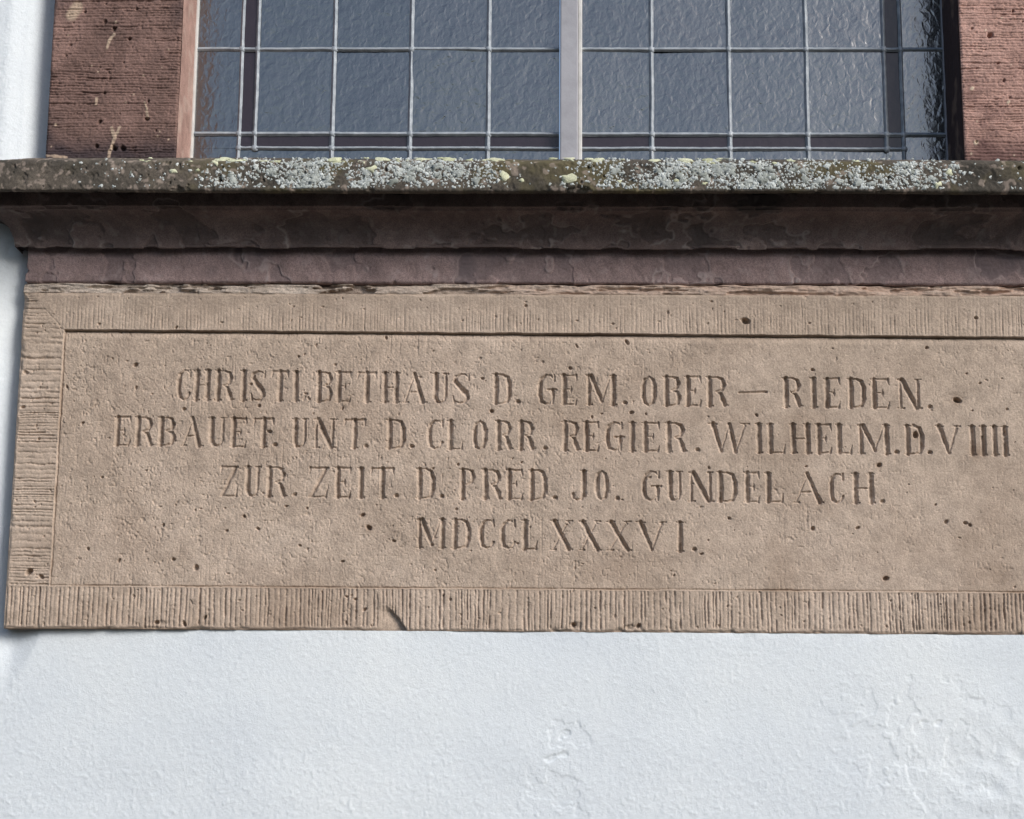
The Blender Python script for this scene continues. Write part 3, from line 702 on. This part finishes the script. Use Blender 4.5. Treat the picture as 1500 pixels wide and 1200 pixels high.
# plain fascia under the moulding
def fas_f(t, s):
    return fbm(t, s, 0.075, 200, 4, 0.6)
def fas_rel(t, s):
    f = fas_f(t, s)
    return (0.0007 * fbm(t, s, 0.02, 204, 3) - 0.0016 * sst(0.10, 0.13, f) + 0.0004 * vnoise(t, s, 0.004, 0.004, 207)
            - 0.003 * np.clip(fbm(t, s, 0.03, 208, 3) - 0.4, 0, 1) + 0.0009 * vnoise(t, s, 0.2, 0.06, 209))
fascia_prof = [(-0.002, 0.8400), (-0.002, 0.800), (-0.001, 0.7785), (-0.004, 0.7755), (-0.03, 0.7755)]
fascia, _ = sweep('fascia', fascia_prof, M_fascia, 0.0014, fas_rel, {
    'pale': lambda x, z, t, s: rim(fas_f(t, s), 0.10, 0.035, t, s, 210), 'stain_and_shade': lambda x, z, t, s: 0.35 * sst(0.09, 0.2, fas_f(t, s)) + 0.6 * sst(0.05, 0.5, fbm(t, s, 0.11, 220, 4))})
# ragged mortar bed between fascia and tablet
gx2 = np.arange(XL - 0.001, XR + 0.001, 0.0012); gz2 = np.arange(ZT - 0.004, 0.7790, 0.0009)
X2, Z2 = np.meshgrid(gx2, gz2)
bl = fbm(gx2, gz2, 0.040, 230, 4, 0.6, 0.22)
stp = np.floor((bl + 0.6) * 6) / 6
hm = 0.0025 * bl + 0.0028 * stp - 0.0035 + 0.0006 * vnoise(gx2, gz2, 0.004, 0.003, 236)
gap = sst(0.12, 0.22, fbm(gx2, gz2, 0.07, 240, 4, 0.6, 0.10)) * (0.35 + 0.65 * np.exp(-((X2 + 0.42) / 0.14) ** 2))
hm -= 0.014 * gap
hm -= 0.012 * sst(0.7735, 0.7765, Z2 + 0.0012 * vnoise(gx2, gz2, 0.03, 0.03, 241))
hm -= 0.003 * (1 - sst(ZT - 0.002, ZT + 0.0015, Z2 + 0.0012 * vnoise(gx2, gz2, 0.03, 0.03, 242)))
tint = sst(-0.5, 0.35, X2 + 0.25 * fbm(gx2, gz2, 0.10, 243, 3))
tint = np.clip(tint * (0.75 + 0.5 * fbm(gx2, gz2, 0.03, 246, 3, 0.6, 0.3)), 0, 1) * 0.8
grid('mortar_bed', np.stack((X2, -hm, Z2), -1).astype(np.float32), M_mortar, sill, attrs={'pale': tint, 'stain_and_shade': np.clip(gap * 0.55, 0, 1)}, back=0.06)

# lichens growing on the nosing: real little crusts following the slab's surface
front = SV.reshape(-1, 3)
sel = (front[:, 1] < -0.1125) & (front[:, 2] > 0.891)
FX, FY, FZ = front[sel, 0], front[sel, 1], front[sel, 2]
o_ = np.argsort(FX); FX, FY, FZ = FX[o_], FY[o_], FZ[o_]
def surf_y(x, z):
    a, b = np.searchsorted(FX, (x - 0.0016, x + 0.0016))
    if b <= a: return -0.12
    k = np.argmin((FX[a:b] - x) ** 2 + (FZ[a:b] - z) ** 2)
    return FY[a:b][k]
def crusts(name, spots, mat, height):
    VV, FF, TN = [], [], []
    rg = np.random.default_rng(77)
    for (x, z, rx, rz, tone) in spots:
        n = 9
        b = len(VV)
        yc = surf_y(x, z)
        VV.append((x, yc - height * min(1, rx / 0.003), z)); TN.append(tone)
        rim = []
        for ring, (fr, hg) in enumerate(((0.80, 0.85), (1.0, -0.25))):
            for k in range(n):
                a = 2 * math.pi * (k + 0.5 * ring) / n
                if not ring: lob = [1 + 0.33 * rg.normal() for _ in range(n)] if k == 0 else lob
                jj = max(0.35, lob[k]) * (1 + 0.08 * rg.normal())
                xx, zz = x + rx * fr * jj * math.cos(a), z + rz * fr * jj * math.sin(a)
                zz = min(max(zz, 0.8945), 0.9475)
                yy = surf_y(xx, zz)
                VV.append((xx, yy - height * hg * min(1, rx / 0.003), zz)); TN.append(np.clip(tone + (0.10 if ring else -0.05) * rg.normal(), 0, 1))
        for k in range(n):
            k2 = (k + 1) % n
            FF.append([b, b + 1 + k, b + 1 + k2])
            FF.append([b + 1 + k, b + 1 + n + k, b + 1 + k2])
            FF.append([b + 1 + k2, b + 1 + n + k, b + 1 + n + k2])
    FF = [f[::-1] for f in FF]
    return tag(make(name, VV, FF, mat, sill, np.ones(len(FF), bool), {'tone': TN}), kind='stuff')
rg = np.random.default_rng(5)
def dens(x, z):
    def bump(c, wdt): return math.exp(-((x - c) / wdt) ** 4)
    d = 0.95 * bump(-0.37, 0.155) + 0.85 * bump(-0.17, 0.085) + 0.95 * bump(0.205, 0.135) + 0.80 * bump(0.44, 0.13) + 0.35 * bump(0.58, 0.06)
    d = max(d, 0.05 * bump(-0.60, 0.12), 0.07 * bump(0.03, 0.10), 0.04 * bump(0.70, 0.1))
    nz = float(fbm(np.array(x), np.array(z), 0.035, 250, 3))
    low = 1.0 if z < 0.938 else 0.45
    return d * low * (0.78 + 1.1 * nz)
spots = []
while len(spots) < 4300:
    x, z = rg.uniform(-0.85, 0.74), rg.uniform(0.8955, 0.9475)
    if rg.random() > dens(x, z): continue
    r = min(0.0010 + rg.exponential(0.0006), 0.0032)
    spots.append((x, z, r * rg.uniform(.8, 1.25), r * rg.uniform(.8, 1.25), np.clip(rg.normal(0.68, 0.26), 0, 1)))
big = []
while len(big) < 160:
    x, z = rg.uniform(-0.85, 0.74), rg.uniform(0.8955, 0.9475)
    if rg.random() > dens(x, z) - 0.25: continue
    q = rg.uniform(0.003, 0.0075)
    big.append((x, z, q * rg.uniform(.8, 1.4), q * rg.uniform(.7, 1.1), np.clip(rg.normal(0.36, 0.16), 0, 1)))
crusts('grey_lichen', big + spots, M_lich, 0.00055)
spots = []
for _ in range(44):
    x = rg.uniform(-0.66, 0.68) if rg.random() < .75 else rg.uniform(-0.55, 0.3)
    z = rg.uniform(0.9385, 0.9468) if rg.random() < .72 else rg.uniform(0.902, 0.94)
    r = min(0.0022 + rg.exponential(0.0022), 0.0085)
    spots.append((x, z, r * 1.35, r * (0.55 if z > 0.9385 else 0.95), np.clip(rg.normal(0.6, 0.22), 0, 1)))
for x, z, a, b in ((-0.509, 0.9432, .011, .0045), (-0.487, 0.9405, .013, .0042), (-0.521, 0.9375, .006, .004), (0.075, 0.9425, .010, .004), (0.062, 0.9445, .009, .003), (-0.085, 0.944, .016, .0035), (0.165, 0.9425, .011, .004), (0.01 - 0.08, 0.9135, .008, .007), (-0.585, 0.923, .005, .0045), (-0.26, 0.9435, .009, .004), (-0.195, 0.944, .010, .003), (0.617, 0.922, .006, .005), (0.60, 0.903, .006, .005)):
    spots.append((x, z, a, b, 0.8))
crusts('yellow_lichen', spots, M_ylich, 0.0009)

# ------------------------------------------------------------------ window jambs
def jamb(name, xa, xb, inner_left, mat, label, seed, veins):
    """tooled face (-y) and plain inner reveal; inner_left: the reveal is on the left side of the block"""
    root = empty(name, ((xa + xb) / 2, 0.0, ZS))
    tag(root, label, 'window jamb', 'dressed jambs of the window')
    st = 0.0011
    fx = np.arange(xa, xb + st / 2, st); fz = np.concatenate((np.arange(ZS - 0.004, 1.36, st), np.arange(1.36, ZWIN, 0.004)))
    Xj, Zj = np.meshgrid(fx, fz)
    U, Wv = Zj * 1000, Xj * 1000
    hm = tool(U, Wv, 4.9, seed, 2.1, 0.9, 1.15) * (0.55 + 0.75 * sst(-0.5, 0.5, fbm(fx, fz, 0.06, seed + 20, 3)))
    hm += 0.5 * vnoise(fx, fz, 0.003, 0.0026, seed + 24) - 1.6 * np.clip(vnoise(fx, fz, 0.006, 0.004, seed + 26) - 0.45, 0, 1) + 0.8 * np.clip(fbm(fx, fz, 0.03, seed + 27, 3), 0, 1) + 0.7 * fbm(fx, fz, 0.02, seed + 25, 3) + 0.9 * vnoise(fx, fz, 0.09, 0.11, seed + 28)
    pale = 0.0 * Xj
    rg = np.random.default_rng(seed)
    for _ in range(90):
        a, b, r = rg.uniform(xa, xb), rg.uniform(ZS, 1.36), 0.0008 + rg.exponential(0.0005)
        d = np.hypot(Xj - a, (Zj - b) * rg.uniform(.7, 1.3))
        hm -= 1300 * r * (1 - sst(0.4 * r, 1.2 * r, d)) * rg.uniform(.5, 1.4)
    for _ in range(22):
        a, b, r = rg.uniform(xa, xb), rg.uniform(ZS, 1.36), 0.0011 + rg.exponential(0.0005)
        pale += 0.9 * (1 - sst(0.5 * r, 1.3 * r, np.hypot(Xj - a, (Zj - b) * 0.8) + 0.0006 * vnoise(fx, fz, .004, .004, seed + 40)))
    for pts, wd in veins['pale']:
        for (a0, b0), (a1, b1) in zip(pts[:-1], pts[1:]):
            ux, uz = a1 - a0, b1 - b0
            tq = np.clip(((Xj - a0) * ux + (Zj - b0) * uz) / (ux * ux + uz * uz), 0, 1)
            d = np.hypot(Xj - a0 - tq * ux, Zj - b0 - tq * uz) * (1.15 if wd < .009 else 1.0) + 0.0022 * fbm(fx, fz, .010, seed + 41, 3, .6)
            pale = np.maximum(pale, 0.95 * (1 - sst(0.5 * wd, 1.2 * wd, d)))
            hm += 0.5 * (1 - sst(0.5 * wd, 1.4 * wd, d))
    for a, b, r in veins['pit']:
        d = np.hypot((Xj - a), (Zj - b)) + 0.0012 * vnoise(fx, fz, .005, .005, seed + 42)
        hm -= 1700 * r * (1 - sst(0.25 * r, 1.05 * r, d + 0.0016 * fbm(fx, fz, .006, seed + 47, 2)))
    stain_and_shade = 0.9 * (1 - sst(0.0, 0.055, Zj - ZS + 0.02 * fbm(fx, fz, 0.05, seed + 43, 3))) + veins['dark'](Xj, Zj, fx, fz)
    ed = np.minimum(Xj - xa, xb - Xj) * 1000 + 0.9 * vnoise(fx, fz, .012, .012, seed + 44)
    hm -= 1.6 * (1 - sst(0, 3.2, ed))
    Vf = np.stack((Xj, -hm / 1000, Zj), -1)
    o = grid('tooled_face', Vf.astype(np.float32), mat, root, attrs={'pale': np.clip(pale, 0, 1), 'stain_and_shade': np.clip(stain_and_shade, 0, 1)}, back=0.07)
    # reveal block behind, 2 mm inside the face's own edge
    x_in = xa if inner_left else xb
    sg = 1 if inner_left else -1
    ys = np.arange(0.003, GY + 0.03, 0.0015)
    Yr, Zr = np.meshgrid(ys, fz)
    rr_ = 0.0006 * fbm(ys, fz, 0.02, seed + 50, 3) + 0.0004 * vnoise(ys, fz, 0.004, 0.05, seed + 53)
    Xr = x_in - sg * 0.0010 + rr_ * -sg
    Vr = np.stack((Xr, Yr, Zr), -1)
    if not inner_left: pass
    else: Vr = Vr[:, ::-1]
    grid('reveal', Vr.astype(np.float32), veins['rmat'], root, attrs={'pale': 0.25 * sst(0.1, 0.5, fbm(Yr, Zr, 0.03, seed + 55, 3)), 'stain_and_shade': 0 * Yr + veins['r_shade']})
    box('jamb_core', min(x_in + sg * 0.004, xa if not inner_left else xb), max(x_in + sg * 0.004, xa if not inner_left else xb), 0.075, GY + 0.05, ZS, ZWIN, mat, root)
    return root
def P2(x, y_):                              # (x offset from the left jamb's outer edge, height above the sill) helper for measured marks
    return (JL + x / 1000, ZS + y_ / 1000)
lv = dict(pale=[([P2(104, 2), P2(107, 18), P2(112, 34), P2(106, 52)], .0030), ([P2(112, 34), P2(119, 52)], .0024), ([P2(164, 70), P2(162, 86), P2(158, 96)], .0028),
                ([P2(92, 190), P2(94, 203), P2(102, 214)], .0030), ([P2(30, 247), P2(38, 262)], .011), ([P2(0, 4), P2(14, 3), P2(34, 1)], .0032), ([P2(78, 92), P2(79, 102)], .0026)],
          pit=[(*P2(52, 254), .0042), (*P2(101, 224), .0046), (*P2(163, 67), .0046), (*P2(164, 98), .003), (*P2(86, 62), .0045), (*P2(112, 17), .0055), (*P2(126, 17), .006), (*P2(84, 20), .004), (*P2(128, 206), .003), (*P2(86, 236), .0035), (*P2(92, 112), .004)],
          dark=lambda X_, Z_, a, b: 0.55 * sst(0.05, 0.5, fbm(a, b, 0.09, 300, 4)), rmat=M_lit_reveal, r_shade=0.0)
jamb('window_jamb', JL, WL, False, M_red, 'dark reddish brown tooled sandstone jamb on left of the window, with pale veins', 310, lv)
rv = dict(pale=[([(0.687, 1.105), (0.689, 1.107)], .003), ([(0.690, 1.013), (0.6915, 1.014)], .004), ([(0.745, 1.082), (0.747, 1.085)], .003)],
          pit=[(0.722, 1.198, .006), (0.748, 1.09, .004), (0.733, 1.15, .003), (0.692, 1.21, .003), (0.76, 1.24, .003)],
          dark=lambda X_, Z_, a, b: 0.75 * np.exp(-((X_ - 0.7105) / 0.022) ** 2) * sst(1.18, 1.13, Z_) * sst(-0.5, 0.3, fbm(a, b, 0.03, 330, 3)) + 0.4 * sst(0.15, 0.5, fbm(a, b, 0.06, 333, 4)), rmat=M_red, r_shade=0.95)  # right reveal: dark stone and tone put its shade into the colour
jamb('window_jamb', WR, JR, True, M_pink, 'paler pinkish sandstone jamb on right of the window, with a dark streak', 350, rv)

# ------------------------------------------------------------------ leaded window
win = empty('leaded_window', ((WL + WR) / 2, GY, ZS + 0.03))
tag(win, 'leaded glass window with grey panes and violet border strips between the jambs', 'window')
ZG0 = 0.990
def tilt_pane(VV, FF, x0, x1, z0, z1, rg):
    """one pane, 4 mm thick, leaning a fraction of a degree in its cames"""
    ax_, az_ = rg.normal(0, 0.009), rg.normal(0, 0.012)
    b = len(VV)
    for dy in (0, 0.004):
        for (x, z) in ((x0, z0), (x1, z0), (x1, z1), (x0, z1)):
            VV.append((x, GY + dy + ax_ * (x - (x0 + x1) / 2) + az_ * (z - (z0 + z1) / 2), z))
    FF += [[b, b + 1, b + 2, b + 3], [b + 7, b + 6, b + 5, b + 4]]
    for k in range(4):
        FF.append([b + k, b + 4 + k, b + 4 + (k + 1) % 4, b + (k + 1) % 4])
def came(name, p0, p1, wdt, parent, rg):
    """half-round lead with flat flanges and soldered ends between two points on the glass plane"""
    prof = [(-1.0, 0.0), (-0.98, 0.0008), (-0.58, 0.0012), (-0.50, 0.0022), (-0.25, 0.0034), (0, 0.0038), (0.25, 0.0034), (0.50, 0.0022), (0.58, 0.0012), (0.98, 0.0008), (1.0, 0.0)]
    L = math.hypot(p1[0] - p0[0], p1[1] - p0[1])
    n = max(int(L / 0.006), 2)
    ux, uz = (p1[0] - p0[0]) / L, (p1[1] - p0[1]) / L
    V = np.zeros((n + 1, len(prof), 3), np.float32)
    wob = np.array([rg.normal() for _ in range(n + 1)]) * 0.00012
    s = np.linspace(0, L, n + 1)
    wv = 0.0005 * vnoise(s[:, None], s[:, None] * 0 + p0[0] * 7 + p0[1] * 3, 0.06, 0.05, 401)[:, 0]
    for j, (a, hgt) in enumerate(prof):
        off = a * wdt / 2 * (1 + 0.05 * vnoise(s[:, None], s[:, None] * 0 + j * 0.01 + p0[0], 0.02, 0.02, 402)[:, 0]) + wv + wob
        V[:, j, 0] = p0[0] + ux * s - uz * off
        V[:, j, 2] = p0[1] + uz * s + ux * off
        V[:, j, 1] = GY - 0.0002 - hgt - 0.0006
    V = V.transpose(1, 0, 2) if abs(ux) > abs(uz) else V[:, ::-1]
    V = np.ascontiguousarray(V)
    nz, nx = V.shape[:2]
    idx = np.arange(nz * nx).reshape(nz, nx)
    q = np.stack((idx[:-1, :-1], idx[:-1, 1:], idx[1:, 1:], idx[1:, :-1]), -1).reshape(-1, 4)
    return make(name, V.reshape(-1, 3), q, M_lead, parent)
HZ = [1.0692 + 0.1523 * k for k in range(0, 9)]
Z_B2 = 1.0436
random.seed(3)
class RG:
    def normal(s, m=0.0, d=1.0): return random.gauss(m, d)
def light(xs, x0, x1, strip, label):
    """one of the two leaded lights: xs vertical cames, strip = (outer, inner) came positions of the violet border"""
    rg = RG()
    VV, FF = [], []
    cols = sorted([x0, x1] + xs + list(strip))
    rows = [ZG0, Z_B2, HZ[0]] + HZ[1:] + [ZWIN]
    DV = []
    lo, hi = min(strip), max(strip)
    for a, b in zip(cols[:-1], cols[1:]):
        for c, d in zip(rows[:-1], rows[1:]):
            outer = b <= lo + 1e-6 if lo < (x0 + x1) / 2 and strip[0] < strip[1] else a >= hi - 1e-6
            violet = (abs(a - lo) < 1e-6 and abs(b - hi) < 1e-6 and c >= Z_B2 - 1e-6) or (abs(c - Z_B2) < 1e-6 and not outer)
            if violet: DV.append((a, b, c, d))
            else: tilt_pane(VV, FF, a, b, c, d, rg)
    gl = make('leaded_light', VV, FF, M_glass, win, np.zeros(len(FF), bool))
    tag(gl, label)
    for a, b, c, d in DV:
        v2, f2 = [], []
        tilt_pane(v2, f2, a, b, c, d, rg)
        make('violet_border_pane', v2, f2, M_dglass, gl, np.zeros(len(f2), bool))
    for x in xs: came('upright_came', (x, ZG0), (x, ZWIN), 0.0082, gl, rg)
    o, i = strip
    came('upright_came', (o, ZG0), (o, ZWIN), 0.0070, gl, rg)
    came('upright_came', (i, Z_B2), (i, ZWIN), 0.0070, gl, rg)
    for z in HZ: came('cross_came', (x0, z), (x1, z), 0.0078, gl, rg)
    ox = (o, x1) if o < i else (x0, o)
    came('cross_came', (ox[0], Z_B2), (ox[1], Z_B2), 0.0070, gl, rg)
    # solder joints, one low dome each crossing
    for x in xs + list(strip):
        for z in [Z_B2] + HZ:
            if z > 1.5: continue
            sv, sf = [], []
            b = 0; n = 12
            sv.append((x, GY - 0.0052, z))
            for ring, (r, hgt) in enumerate(((0.0042, 0.0041), (0.0060, 0.0012))):
                for k in range(n):
                    a = 2 * math.pi * k / n
                    q = r * (1 + 0.12 * rg.normal())
                    sv.append((x + q * math.cos(a), GY - 0.0006 - hgt, z + q * math.sin(a)))
            for k in range(n):
                k2 = (k + 1) % n
                sf.append([b, b + 1 + k, b + 1 + k2]); sf.append([b + 1 + n + k, b + 1 + n + k2, b + 1 + k2, b + 1 + k])
            make('solder_joint', sv, sf, M_lead, gl)
    return gl
light([-0.3679, -0.2355, -0.1034], WL + 0.002, 0.0174, (-0.5263, -0.4993), 'left leaded light with violet strip along its left edge')
light([0.1742, 0.3057, 0.4369], 0.0559, WR - 0.002, (0.5981, 0.5692), 'right leaded light with violet strip along its right edge')
box('mullion', 0.0190, 0.0490, GY - 0.020, GY + 0.03, ZG0, ZWIN, M_mull, win, 0.002)
box('putty_bead', 0.0492, 0.0560, GY - 0.012, GY + 0.01, ZG0, ZWIN, M_putty, win, 0.002)
box('putty_bead', WL - 0.0005, WL + 0.0045, GY - 0.008, GY + 0.01, ZG0, ZWIN, M_putty, win, 0.0015)
box('putty_bead', WR - 0.0028, WR + 0.0006, GY - 0.005, GY + 0.01, ZG0, ZWIN, M_mull, win, 0.001)

for o in bpy.data.objects:                   # builder's own bookkeeping
    if 'base' in o: del o['base']
